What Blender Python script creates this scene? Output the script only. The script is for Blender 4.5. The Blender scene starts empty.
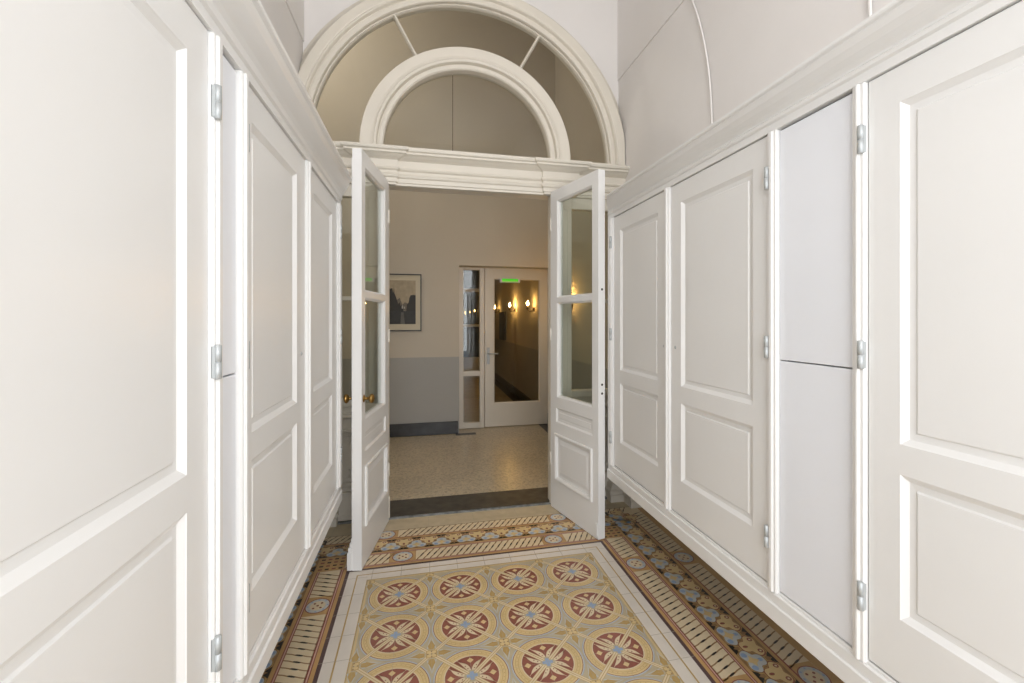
import bpy, math
from math import pi, sin, cos, radians, sqrt, atan2
from mathutils import Vector

sc = bpy.context.scene
# ------------------------------------------------------------------ camera
H = 1.3676
F, CX, CY, YAW = 456.0, 531.0, 319.0, 0.2299
cd = bpy.data.cameras.new('camera')
cam = bpy.data.objects.new('camera', cd)
sc.collection.objects.link(cam)
cam.location = (0, 0, H)
cam.rotation_euler = (pi / 2, 0, -YAW)
cd.sensor_width = 36.0
cd.lens = F / 1024 * 36.0
cd.shift_x = -(CX - 512) / 1024
cd.shift_y = (CY - 341.5) / 1024
cd.clip_start = 0.02
sc.camera = cam
# ------------------------------------------------------------------ world, exposure
sc.view_settings.view_transform = 'Standard'
sc.view_settings.look = 'None'
sc.view_settings.gamma = 1.0
sc.view_settings.use_curve_mapping = False
sc.view_settings.exposure = 0.36
w = bpy.data.worlds.new('sky'); sc.world = w; w.use_nodes = True
bg = w.node_tree.nodes['Background']
bg.inputs[0].default_value = (0.80, 0.88, 1.0, 1)
bg.inputs[1].default_value = 1.2


def area(name, loc, rot, sx, sy, power, col):
    l = bpy.data.lights.new(name, 'AREA'); l.shape = 'RECTANGLE'
    l.size = sx; l.size_y = sy; l.energy = power; l.color = col
    o = bpy.data.objects.new(name, l); sc.collection.objects.link(o)
    o.location = loc; o.rotation_euler = rot
    return o


def lamp(name, loc, power, col, size=0.03, parent=None):
    l = bpy.data.lights.new(name, 'POINT'); l.energy = power; l.color = col; l.shadow_soft_size = size
    o = bpy.data.objects.new(name, l); sc.collection.objects.link(o)
    o.location = loc
    if parent: o.parent = parent
    return o


# daylight through the open street doorway behind the camera
area('street_daylight', (0.334, -1.30, 2.05), (radians(76), 0, 0), 1.9, 3.3, 60, (0.97, 0.98, 1.0))
# unseen fill light added high behind the camera, no fixture modelled
lamp('vestibule_fill_light', (0.334, -0.95, 3.85), 7, (1.0, 0.95, 0.90), 0.14)
# unseen point light added to brighten the hall, hidden off to the left
lamp('hall_fill_light', (-1.5, 4.5, 4.6), 31, (1.0, 0.94, 0.86), 0.15)

# ------------------------------------------------------------------ materials
def srgb(r, g, b):
    f = lambda c: ((c / 255 + 0.055) / 1.055) ** 2.4 if c / 255 > 0.04045 else c / 255 / 12.92
    return (f(r), f(g), f(b), 1)


def mat(name, rgb, rough=0.5, metal=0.0, var=0.0, scale=6.0, bump=0.0, bscale=40.0, spec=0.5, coat=0.0):
    m = bpy.data.materials.new(name); m.use_nodes = True
    nt = m.node_tree; b = nt.nodes['Principled BSDF']
    b.inputs['Base Color'].default_value = srgb(*rgb)
    b.inputs['Roughness'].default_value = rough
    b.inputs['Metallic'].default_value = metal
    b.inputs['Specular IOR Level'].default_value = spec
    b.inputs['Coat Weight'].default_value = coat
    tc = nt.nodes.new('ShaderNodeTexCoord')
    if var:
        n = nt.nodes.new('ShaderNodeTexNoise'); n.inputs['Scale'].default_value = scale
        n.inputs['Detail'].default_value = 4
        nt.links.new(tc.outputs['Object'], n.inputs['Vector'])
        r = nt.nodes.new('ShaderNodeValToRGB')
        c = srgb(*rgb)
        r.color_ramp.elements[0].position = 0.3; r.color_ramp.elements[1].position = 0.7
        r.color_ramp.elements[0].color = tuple(x * (1 - var) for x in c[:3]) + (1,)
        r.color_ramp.elements[1].color = tuple(min(1, x * (1 + var)) for x in c[:3]) + (1,)
        nt.links.new(n.outputs['Fac'], r.inputs['Fac'])
        nt.links.new(r.outputs['Color'], b.inputs['Base Color'])
    if bump:
        n2 = nt.nodes.new('ShaderNodeTexNoise'); n2.inputs['Scale'].default_value = bscale
        nt.links.new(tc.outputs['Object'], n2.inputs['Vector'])
        bm_ = nt.nodes.new('ShaderNodeBump'); bm_.inputs['Strength'].default_value = bump
        bm_.inputs['Distance'].default_value = 0.01
        nt.links.new(n2.outputs['Fac'], bm_.inputs['Height'])
        nt.links.new(bm_.outputs['Normal'], b.inputs['Normal'])
    return m


def glass_mat(name, tint=(1, 1, 1), refl=1.0):
    m = bpy.data.materials.new(name); m.use_nodes = True
    nt = m.node_tree; nt.nodes.clear()
    o = nt.nodes.new('ShaderNodeOutputMaterial')
    t = nt.nodes.new('ShaderNodeBsdfTransparent'); t.inputs[0].default_value = (*tint, 1)
    g = nt.nodes.new('ShaderNodeBsdfGlossy'); g.inputs['Roughness'].default_value = 0.01
    ge = nt.nodes.new('ShaderNodeNewGeometry')
    dt = nt.nodes.new('ShaderNodeVectorMath'); dt.operation = 'DOT_PRODUCT'
    nt.links.new(ge.outputs['Incoming'], dt.inputs[0]); nt.links.new(ge.outputs['Normal'], dt.inputs[1])
    prev = dt.outputs['Value']
    for op, k in (('ABSOLUTE', None), ('SUBTRACT', 'inv'), ('POWER', 5.0), ('MULTIPLY', 0.955), ('ADD', 0.045), ('MULTIPLY', refl)):
        n_ = nt.nodes.new('ShaderNodeMath'); n_.operation = op
        if k == 'inv': n_.inputs[0].default_value = 1.0; nt.links.new(prev, n_.inputs[1])
        else:
            nt.links.new(prev, n_.inputs[0])
            if k is not None: n_.inputs[1].default_value = k
        prev = n_.outputs[0]
    mu = n_; mu.use_clamp = True
    mx = nt.nodes.new('ShaderNodeMixShader')
    nt.links.new(mu.outputs[0], mx.inputs[0])
    nt.links.new(t.outputs[0], mx.inputs[1]); nt.links.new(g.outputs[0], mx.inputs[2])
    nt.links.new(mx.outputs[0], o.inputs['Surface'])
    return m


def emit_mat(name, rgb, s):
    m = bpy.data.materials.new(name); m.use_nodes = True
    b = m.node_tree.nodes['Principled BSDF']
    b.inputs['Base Color'].default_value = srgb(*rgb)
    b.inputs['Emission Color'].default_value = srgb(*rgb)
    b.inputs['Emission Strength'].default_value = s
    return m


def terrazzo():
    m = mat('terrazzo', (188, 175, 150), 0.28, var=0.08, scale=2.2)
    nt = m.node_tree; b = nt.nodes['Principled BSDF']
    src = b.inputs['Base Color'].links[0].from_socket
    tc = [n for n in nt.nodes if n.type == 'TEX_COORD'][0]
    v = nt.nodes.new('ShaderNodeTexVoronoi'); v.inputs['Scale'].default_value = 75
    nt.links.new(tc.outputs['Object'], v.inputs['Vector'])
    sep = nt.nodes.new('ShaderNodeSeparateColor'); nt.links.new(v.outputs['Color'], sep.inputs[0])
    r = nt.nodes.new('ShaderNodeValToRGB'); r.color_ramp.interpolation = 'CONSTANT'
    e = r.color_ramp.elements
    e[0].position = 0; e[0].color = (0.55, 0.5, 0.42, 1)
    e[1].position = 0.25; e[1].color = (1, 1, 1, 1)
    x = e.new(0.8); x.color = (1.25, 1.2, 1.1, 1)
    nt.links.new(sep.outputs[0], r.inputs[0])
    mx = nt.nodes.new('ShaderNodeMix'); mx.data_type = 'RGBA'; mx.blend_type = 'MULTIPLY'
    mx.inputs[0].default_value = 0.55
    nt.links.new(src, mx.inputs[6]); nt.links.new(r.outputs[0], mx.inputs[7])
    nt.links.new(mx.outputs[2], b.inputs['Base Color'])
    return m


M = {}
M['paint'] = mat('white_lacquer', (235, 234, 231), 0.32, var=0.012, scale=3, bump=0.02, bscale=25)
M['panel'] = mat('white_flat_board', (238, 240, 244), 0.42, var=0.01, scale=3)
M['trim'] = mat('cream_trim_paint', (224, 217, 203), 0.42, var=0.02, scale=5, bump=0.03, bscale=30)
M['plaster'] = mat('white_wall_plaster', (234, 230, 226), 0.8, var=0.02, scale=2, bump=0.05, bscale=60)
M['hall_upper'] = mat('hall_cream_plaster', (205, 196, 180), 0.8, var=0.03, scale=1.5, bump=0.05, bscale=60)
M['hall_lower'] = mat('hall_grey_dado', (170, 168, 162), 0.55, var=0.03, scale=2)
M['black_base'] = mat('black_marble', (50, 50, 50), 0.3, var=0.35, scale=9)
M['sill'] = mat('dark_worn_stone', (66, 62, 54), 0.45, var=0.4, scale=14, bump=0.1)
M['sill_edge'] = mat('chipped_stone_edge', (120, 122, 122), 0.6, var=0.4, scale=30)
M['limestone'] = mat('pale_limestone', (196, 180, 150), 0.45, var=0.10, scale=12)
M['gap'] = mat('dark_gap', (74, 64, 50), 0.9)
M['steel'] = mat('brushed_hinge_steel', (186, 190, 190), 0.45, metal=0.35)
M['brass'] = mat('aged_brass', (158, 126, 72), 0.34, metal=1.0, var=0.1, scale=30)
M['hole'] = mat('bolt_hole_dark', (58, 52, 44), 0.8)
M['glass'] = glass_mat('window_glass', (0.93, 0.95, 0.92), 1.0)
M['glass_fan'] = glass_mat('old_fanlight_glass', (0.84, 0.85, 0.82), 1.1)
M['terrazzo'] = terrazzo()
# encaustic tile clays
M['t_cream'] = mat('tile_cream', (224, 215, 202), 0.3, var=0.05, scale=7)
M['t_seam'] = mat('tile_seam', (178, 168, 150), 0.6)
M['t_ochre'] = mat('tile_ochre', (216, 190, 138), 0.32, var=0.07, scale=9)
M['t_gold'] = mat('tile_gold', (190, 158, 98), 0.32, var=0.07, scale=9)
M['t_tan'] = mat('tile_tan', (193, 155, 104), 0.32, var=0.08, scale=9)
M['t_maroon'] = mat('tile_maroon', (148, 90, 76), 0.32, var=0.10, scale=9)
M['t_blue'] = mat('tile_blue', (148, 170, 198), 0.32, var=0.06, scale=9)
M['t_pale'] = mat('tile_pale_blue', (192, 194, 190), 0.32, var=0.05, scale=9)
M['t_greige'] = mat('tile_greige', (192, 178, 148), 0.32, var=0.07, scale=9)
M['t_black'] = mat('tile_black', (52, 48, 44), 0.32, var=0.15, scale=9)
M['t_dark'] = mat('tile_plum', (96, 76, 74), 0.32, var=0.10, scale=9)
M['t_bone'] = mat('tile_bone', (220, 202, 168), 0.32, var=0.05, scale=9)
M['t_pink'] = mat('tile_pink', (202, 168, 152), 0.32, var=0.05, scale=9)
M['t_brown'] = mat('tile_brown', (150, 118, 82), 0.32, var=0.08, scale=9)

# ------------------------------------------------------------------ mesh builder
COL = sc.collection


class MB:
    """Collects faces (several materials allowed) and links them as one mesh object."""
    def __init__(self):
        self.v = []; self.f = []; self.m = []; self.mats = []; self.cur = 0; self.smooth = []; self.sm = False

    def use(self, m):
        m = M[m] if isinstance(m, str) else m
        if m not in self.mats: self.mats.append(m)
        self.cur = self.mats.index(m); return self

    def poly(self, pts):
        n = len(self.v); self.v += [tuple(p) for p in pts]
        self.f.append(tuple(range(n, n + len(pts)))); self.m.append(self.cur); self.smooth.append(self.sm)

    def grid(self, rows, close_u=False, close_v=False):
        """rows: list of equally long point lists, joined into quads."""
        n = len(self.v); a = len(rows); b = len(rows[0])
        for r in rows: self.v += [tuple(p) for p in r]
        for i in range(a if close_v else a - 1):
            for j in range(b if close_u else b - 1):
                i2 = (i + 1) % a; j2 = (j + 1) % b
                self.f.append((n + i * b + j, n + i * b + j2, n + i2 * b + j2, n + i2 * b + j))
                self.m.append(self.cur); self.smooth.append(self.sm)

    def box(self, x0, x1, y0, y1, z0, z1):
        p = [(x, y, z) for z in (z0, z1) for y in (y0, y1) for x in (x0, x1)]
        n = len(self.v); self.v += p
        for q in ((0, 2, 3, 1), (4, 5, 7, 6), (0, 1, 5, 4), (2, 6, 7, 3), (0, 4, 6, 2), (1, 3, 7, 5)):
            self.f.append(tuple(n + i for i in q)); self.m.append(self.cur); self.smooth.append(False)

    def bbox(self, x0, x1, y0, y1, z0, z1, b=0.003):
        """box with chamfered edges"""
        self.cham([(x0, y0), (x1, y0), (x1, y1), (x0, y1)], z0, z1, b)

    def cham(self, pts, z0, z1, b):
        cx = sum(p[0] for p in pts) / len(pts); cy = sum(p[1] for p in pts) / len(pts)
        def ins(k):
            o = []; n = len(pts)
            for i, (x, y) in enumerate(pts):
                o.append((x + (k if x < cx else -k), y + (k if y < cy else -k)))
            return o
        def cut(ring, k):
            o = []; n = len(ring)
            for i in range(n):
                p = Vector(ring[i]); a = Vector(ring[i - 1]); c = Vector(ring[(i + 1) % n])
                o.append(tuple(p + (a - p).normalized() * k)); o.append(tuple(p + (c - p).normalized() * k))
            return o
        r = cut(pts, b); ri = cut(ins(b), b * 0.4)
        rows = [[(x, y, z0) for x, y in ri], [(x, y, z0 + b) for x, y in r], [(x, y, z1 - b) for x, y in r], [(x, y, z1) for x, y in ri]]
        self.grid(rows, close_u=True)
        self.poly([(x, y, z0) for x, y in ri][::-1]); self.poly([(x, y, z1) for x, y in ri])

    def cyl(self, p0, p1, r0, r1=None, n=16, caps=True):
        r1 = r0 if r1 is None else r1
        self.lathe(p0, p1, [(0, r0), (1, r1)], n, caps)

    def lathe(self, p0, p1, prof, n=20, caps=True):
        """prof: (t along p0-p1, radius)"""
        p0 = Vector(p0); p1 = Vector(p1); d = p1 - p0; a = d.normalized()
        u = a.orthogonal().normalized(); w_ = a.cross(u)
        rows = [[p0 + d * t + (u * cos(2 * pi * k / n) + w_ * sin(2 * pi * k / n)) * r for k in range(n)] for t, r in prof]
        s = self.sm; self.sm = True; self.grid(rows, close_u=True); self.sm = s
        if caps:
            self.poly(rows[0][::-1]); self.poly(rows[-1])

    def tube(self, pts, r, n=10):
        pts = [Vector(p) for p in pts]; rows = []
        for i, p in enumerate(pts):
            d = (pts[min(i + 1, len(pts) - 1)] - pts[max(i - 1, 0)]).normalized()
            u = d.orthogonal().normalized() if i == 0 else (u - d * u.dot(d)).normalized()
            w_ = d.cross(u)
            rows.append([p + (u * cos(2 * pi * k / n) + w_ * sin(2 * pi * k / n)) * r for k in range(n)])
        s = self.sm; self.sm = True; self.grid(rows, close_u=True); self.sm = s
        self.poly(rows[0][::-1]); self.poly(rows[-1])

    def build(self, name, material=None, parent=None, kind=None, label=None, cat=None, group=None, bevel=0, recalc=True):
        me = bpy.data.meshes.new(name)
        org = Vector(parent['_org']) if parent and '_org' in parent else Vector((0, 0, 0))
        me.from_pydata([tuple(Vector(p) - org) for p in self.v], [], self.f)
        mats = self.mats if material is None else [M[material] if isinstance(material, str) else material]
        for m in mats: me.materials.append(m)
        for p, mi, s in zip(me.polygons, self.m, self.smooth):
            p.material_index = mi if material is None else 0; p.use_smooth = s
        if recalc:
            import bmesh
            bm = bmesh.new(); bm.from_mesh(me)
            bmesh.ops.remove_doubles(bm, verts=bm.verts, dist=1e-5)
            bmesh.ops.recalc_face_normals(bm, faces=bm.faces)
            bm.to_mesh(me); bm.free()
        o = bpy.data.objects.new(name, me); COL.objects.link(o)
        if parent:
            o.parent = parent; o['_org'] = tuple(org)
        else:
            o['_org'] = (0, 0, 0)
        if bevel:
            md = o.modifiers.new('bevel', 'BEVEL'); md.width = bevel; md.segments = 2; md.limit_method = 'ANGLE'
            md.angle_limit = radians(40)
        tag(o, label, cat, group, kind)
        return o


def tag(o, label=None, cat=None, group=None, kind=None):
    if label: o['label'] = label
    if cat: o['category'] = cat
    if group: o['group'] = group
    if kind: o['kind'] = kind


def thing(name, loc, label, cat, group=None, kind=None):
    o = bpy.data.objects.new(name, None); COL.objects.link(o)
    o.location = loc; o['_org'] = tuple(loc); o.empty_display_size = 0.1
    tag(o, label, cat, group, kind)
    return o


def circle(cx, cy, r, n=28, a0=0.0, a1=2 * pi, ry=None):
    ry = r if ry is None else ry
    full = abs(a1 - a0 - 2 * pi) < 1e-6
    k = n if full else n + 1
    return [(cx + r * cos(a0 + (a1 - a0) * i / n), cy + ry * sin(a0 + (a1 - a0) * i / n)) for i in range(k)]


# ------------------------------------------------------------------ layout numbers
XC = 0.3345            # centre line of the vestibule
XL, XR = -0.807, 1.51   # side walls above the cupboards
XLL, XRR = -0.90, 1.57 # side walls below the cupboards
YW = 3.28              # front face of the glazed partition
YS = 3.39              # plaster wall set back round the arch
XF = 0.329             # centre line of the tile carpet
YR = -1.15             # street end
ZT = 4.3               # vestibule ceiling
mx = lambda x: 2 * XC - x   # mirror across the centre line

# ------------------------------------------------------------------ floor with the encaustic tile carpet
fl = MB()
FX0, FX1, FY1 = XF - 0.6225, XF + 0.6225, 2.523


def flat(pts, z):
    fl.poly([(p[0], p[1], z * .4) for p in pts])


def rect(x0, x1, y0, y1, z):
    flat([(x0, y0), (x1, y0), (x1, y1), (x0, y1)], z)


L1, L2, L3, L4, L5, L6 = [0.0004 * k for k in range(1, 7)]
fl.use('t_brown'); rect(XLL - 0.05, XRR + 0.05, YR - 0.1, 3.075, 0)
fl.use('limestone'); rect(XLL - 0.05, XRR + 0.05, 3.072, 3.27, 0.0003)
fl.use('t_seam')
for i in range(-3, 9):
    xx = XF + 0.3 * i - 0.9
    rect(xx - 0.0008, xx + 0.0008, 3.073, 3.245, 0.0012)
fl.use('gap'); rect(XLL, XRR, 3.070, 3.073, 0.0007)


def uband(d0, d1, m, z):
    """a band running along both flanks and across the far side, d measured outwards from the field"""
    fl.use(m)
    rect(FX0 - d1, FX1 + d1, FY1 + d0, min(FY1 + d1, 3.071), z)
    for s in (0, 1):
        a, b = (FX0 - d1, FX0 - d0) if s == 0 else (FX1 + d0, FX1 + d1)
        rect(max(a, XLL), min(b, XRR), YR, FY1 + d0, z)


uband(0.0, 0.10, 't_cream', L1)
uband(0.050, 0.0565, 't_gold', L2)
uband(0.10, 0.117, 't_dark', L1)
uband(0.117, 0.15, 't_tan', L1)
for a in (0.133, 0.2555):
    uband(a, a + 0.0145, 't_maroon', L2); uband(a + 0.0045, a + 0.0095, 't_pink', L3)
uband(0.1475, 0.2555, 't_bone', L1)
uband(0.270, 0.285, 't_tan', L1)
uband(0.285, 0.425, 't_brown', L1)
uband(0.425, 0.445, 't_tan', L1)
uband(0.440, 0.4475, 't_maroon', L2)
uband(0.4475, 0.547, 't_bone', L1)
uband(0.547, 0.60, 't_tan', L1)
# seams across the cream margin, one per 150 mm tile
fl.use('t_seam')
for i in range(-2, 26):
    y = FY1 + 0.0275 - 0.15 * i
    for x0, x1 in ((FX0 - 0.117, FX0), (FX1, FX1 + 0.117)):
        if y < FY1 + 0.11: rect(x0, x1, y - 0.001, y + 0.001, L3)
for i in range(0, 9):
    x = XF - 0.6 + 0.15 * i
    rect(x - 0.001, x + 0.001, FY1, FY1 + 0.10, L3)


def frames():
    """local frames of the three border runs: (map(s, d), length range, oval positions)"""
    yb = YR
    yield lambda s, d: (s, FY1 + d), FX0, FX1, [XF - 0.45, XF + 0.45]
    ov = [FY1 - 0.175 - 0.9 * k for k in range(5)]
    yield lambda s, d: (FX0 - d, s), yb, FY1, ov
    yield lambda s, d: (FX1 + d, s), yb, FY1, ov


def rope(fm, a, b, ovals, dc, half, ext):
    k_ = 1.45 if fm(0, 0)[1] != 0 else 1.0
    n = int((b - a) / 0.0375)
    s0 = a + 0.01875
    sq = 1
    for i in range(-ext, n + 1 + ext):
        s = s0 + i * 0.0375
        if s < YR and fm(0, 0)[1] == 0: continue
        if any(abs(s - o) < 0.078 for o in ovals): continue
        fl.use('t_brown')
        w_ = 0.0032 * (1.3 if k_ > 1 else 1)
        sp = [(s - 0.021, dc - half), (s - 0.014, dc - half * 0.62), (s - 0.004, dc - half * .25), (s + 0.004, dc + half * .25), (s + 0.014, dc + half * .62), (s + 0.021, dc + half)]
        sp = [(s + (p_[0] - s) * k_, p_[1]) for p_ in sp]
        for (p, q) in zip(sp, sp[1:]):
            flat([fm(p[0] - w_, p[1]), fm(p[0] + w_, p[1]), fm(q[0] + w_, q[1]), fm(q[0] - w_, q[1])], L2)
        fl.use('t_black')
        c = [(s + 0.0050 * cos(t) + 0.007 * sin(t) * k_, dc + 0.017 * sin(t)) for t in [2 * pi * k / 10 for k in range(10)]]
        flat([fm(*p) for p in c], L3)
    for o in ovals:
        fl.use('t_tan'); flat([fm(o - 0.074, dc - half), fm(o + 0.074, dc - half), fm(o + 0.074, dc + half), fm(o - 0.074, dc + half)], L2)
        for rr, m, z in ((1.0, 't_maroon', L4), (0.92, 't_pale', L5), (0.62, 't_bone', L6)):
            fl.use(m)
            flat([fm(*p) for p in circle(o, dc, 0.058 * rr, 24, ry=0.056 * rr)], z)
        fl.use('t_blue')
        for t in range(8):
            a_ = pi / 4 * t
            flat([fm(*p) for p in circle(o + 0.046 * cos(a_), dc + 0.044 * sin(a_), 0.005, 6)], L6)
        fl.use('t_maroon')
        for p in ((0, 0), (0.018, 0.016), (-0.018, 0.016), (0.018, -0.016), (-0.018, -0.016)):
            flat([fm(*q) for q in circle(o + p[0], dc + p[1], 0.006, 8)], 0.0028)


for fm, a, b, ov in frames():
    rope(fm, a, b, ov, 0.2015, 0.054, 3)
    rope(fm, a, b, [-.235, .899] if a > -1 else ov, 0.497, 0.049, 0)
# plain stretches of the outer rope beyond the corners, and the chequered corner tiles
for sx in (-1, 1):
    xe = FX0 if sx < 0 else FX1
    X = lambda d: xe + sx * d
    fl.use('t_tan'); rect(min(X(.133), X(.285)), max(X(.133), X(.285)), FY1 + .133, FY1 + .285, L4)
    for i in range(4):
        for j in range(4):
            fl.use('t_maroon' if (i + j) % 2 else 't_black')
            cxx = X(.155 + .035 * i); cyy = FY1 + .155 + .035 * j
            rect(cxx - .010, cxx + .010, cyy - .007, cyy + .007, L5)
    fm = (lambda s, d: (s, FY1 + d))
    lo, hi = sorted((X(0.0), X(0.44)))
    rope(fm, lo, hi, [], 0.497, 0.049, 0)
    fm2 = (lambda s, d, X=X: (X(d), s))
    rope(fm2, FY1, FY1 + 0.44, [], 0.497, 0.049, 0)


def blob(fm, pts, z, k=1.0, c=(0, 0)):
    flat([fm(c[0] + (p[0] - c[0]) * k, c[1] + (p[1] - c[1]) * k) for p in pts], z)


def trefoil(s, d, sgn, size=1.0, wide=0.068, high=0.088):
    """three lobed scroll shape: two curled lobes at the band edge and a tip"""
    out = []
    for t in range(40):
        a_ = 2 * pi * t / 40
        r = 0.80 + 0.20 * cos(3 * (a_ - pi / 2)) + 0.05 * cos(6 * a_)
        out.append((s + wide * r * cos(a_) * size, d + sgn * high * 0.62 * r * sin(a_) * size))
    return out


for fm, a, b, ov in frames():
    far = abs(a - FX0) < 1e-6
    n = int(round((b - a) / 0.15)) + (3 if far else 3)
    for i in range(-2 if far else 0, n + (2 if far else 3)):
        s = (XF - 0.6 - 0.075 + 0.15 * i) if far else (FY1 + 0.40 - 0.15 * i)
        if far and not (FX0 - 0.40 < s < FX1 + 0.40): continue
        if not far and s < YR + 0.1: continue
        fl.use('t_black')
        for q in (.25, .75):
            for dd, sg2 in ((.287, 1), (.423, -1)):
                c0 = s + .15 * q - (.0 if sg2 > 0 else .0)
                if dd < .3: c0 = s + .075 + (q - .5) * .052
                else: c0 = s + (q - .5) * .058
                flat([fm(c0 - .017, dd), fm(c0 + .017, dd), fm(c0 + .006, dd + sg2 * .020), fm(c0 - .006, dd + sg2 * .020)], L2)
        # blue and cream scroll on the inner side
        c = (s, 0.332)
        P = trefoil(s, 0.332, 1)
        for k, m, z in ((1.08, 't_gold', L2), (1.0, 't_brown', L3), (0.93, 't_pale', L4)):
            fl.use(m); blob(fm, P, z, k, c)
        fl.use('t_blue')
        for q in (-1, 1):
            flat([fm(*p) for p in circle(s + q * 0.034, 0.312, 0.013, 12)], L5)
        flat([fm(*p) for p in circle(s, 0.362, 0.009, 12, ry=0.011)], L5)
        fl.use('t_ochre')
        flat([fm(s - .030, .328), fm(s - .010, .318), fm(s, .300), fm(s + .010, .318), fm(s + .030, .328), fm(s + .012, .338), fm(s, .358), fm(s - .012, .338)], L6)
        # maroon and ochre scroll on the outer side, half a period on
        s2 = s + 0.075; c = (s2, 0.378); P = trefoil(s2, 0.378, -1)
        for k, m, z in ((1.06, 't_gold', L2), (0.99, 't_maroon', L3), (0.90, 't_ochre', L4)):
            fl.use(m); blob(fm, P, z, k, c)
        fl.use('t_maroon')
        for q in (-1, 1):
            flat([fm(*p) for p in circle(s2 + q * 0.033, 0.398, 0.011, 12)], L5)
        flat([fm(*p) for p in circle(s2, 0.352, 0.007, 10, ry=.012)], L5)
        fl.use('t_bone')
        for q in (-1, 1):
            flat([fm(*p) for p in circle(s2 + q * 0.033, 0.398, 0.005, 8)], L6)

# central field: ground, border lines, medallions
fl.use('t_greige'); rect(FX0, FX1, YR, FY1, L1)
fl.use('t_gold')
rect(FX0, FX1, FY1 - 0.0045, FY1, L2)
rect(FX0, FX0 + 0.0045, YR, FY1, L2); rect(FX1 - 0.0045, FX1, YR, FY1, L2)
fl.use('t_ochre')
rect(FX0 + .0075, FX1 - .0075, FY1 - .0150, FY1 - .0075, L2)
rect(FX0 + .0075, FX0 + .0150, YR, FY1 - .0075, L2); rect(FX1 - .0150, FX1 - .0075, YR, FY1 - .0075, L2)


def ring(cx, cy, r0, r1, z, n=40):
    a_ = circle(cx, cy, r0, n); b_ = circle(cx, cy, r1, n)
    for i in range(n):
        j = (i + 1) % n
        flat([a_[i], a_[j], b_[j], b_[i]], z)


def leafshape(cx, cy, ang, off, r0, r1, wd):
    """curled acanthus leaf lying beside the diagonal band"""
    out = []
    n = 8
    for i in range(n + 1):
        t = i / n; out.append((r0 + (r1 - r0) * t, off + wd * (0.35 + sin(pi * min(1, t * 1.05)) * 0.75 - 0.30 * t)))
    for i in range(n, -1, -1):
        t = i / n; out.append((r0 + (r1 - r0) * t, off + 0.004 * t * (1 if wd > 0 else -1)))
    c, s = cos(ang), sin(ang)
    return [(cx + x * c - y * s, cy + x * s + y * c) for x, y in out]


def medallion(cx, cy):
    fl.use('t_pale'); flat(circle(cx, cy, 0.1465, 40), L2)
    fl.use('t_blue'); ring(cx, cy, 0.1450, 0.1465, L3)
    fl.use('t_ochre'); flat(circle(cx, cy, 0.1400, 40), L3)
    fl.use('t_maroon'); ring(cx, cy, 0.1385, 0.1410, L4)
    fl.use('t_gold')
    for r in (0.128, 0.117): ring(cx, cy, r, r + 0.0016, L4)
    for k in range(40):
        a_ = 2 * pi * k / 40 + 0.05
        p = (cx + 0.1230 * cos(a_), cy + 0.1230 * sin(a_))
        flat(circle(p[0], p[1], 0.0022, 5), L4)
    fl.use('t_bone'); flat(circle(cx, cy, 0.1075, 36), L4)
    fl.use('t_maroon'); flat(circle(cx, cy, 0.1030, 36), L5)
    # bone coloured leaves, two beside each diagonal band
    for k in range(4):
        a_ = pi / 4 + k * pi / 2
        fl.use('t_bone')
        for q in (-1, 1):
            flat(leafshape(cx, cy, a_ + q * .17, q * 0.004, 0.014, 0.100, q * 0.020), L6)
        fl.use('t_maroon')
        for q in (-1, 1):
            c, s = cos(a_), sin(a_)
            for rr, oo in ((0.036, 0.018), (0.052, 0.021)):
                flat(circle(cx + rr * c - q * oo * s, cy + rr * s + q * oo * c, 0.0028, 6), 0.0028)
    fl.use('t_ochre')
    for k in range(4):
        a_ = k * pi / 2; px, py = cx + 0.081 * cos(a_), cy + 0.081 * sin(a_)
        flat([(px - .014, py), (px, py - .014), (px + .014, py), (px, py + .014)], L6)
    fl.use('t_greige'); flat(circle(cx, cy, 0.030, 20), 0.0030)


def bands(cx, cy):
    for k in range(4):
        a_ = pi / 4 + k * pi / 2; c, s = cos(a_), sin(a_)
        for m, hw, z in (('t_gold', 0.0095, 0.0032), ('t_bone', 0.0078, 0.0034), ('t_gold', 0.0012, 0.0036)):
            fl.use(m)
            flat([(cx + r * c - o * s, cy + r * s + o * c) for r, o in ((0.020, -hw), (0.190, -hw), (0.190, hw), (0.020, hw))], z)
    fl.use('t_blue')
    for k in range(4):
        a_ = k * pi / 2
        flat([(cx + r * cos(a_) - o * sin(a_), cy + r * sin(a_) + o * cos(a_)) for r, o in ((0.004, -.006), (0.021, -.007), (0.021, .007), (0.004, .006))], 0.0038)
    flat(circle(cx, cy, 0.012, 12), 0.0040)


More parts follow.
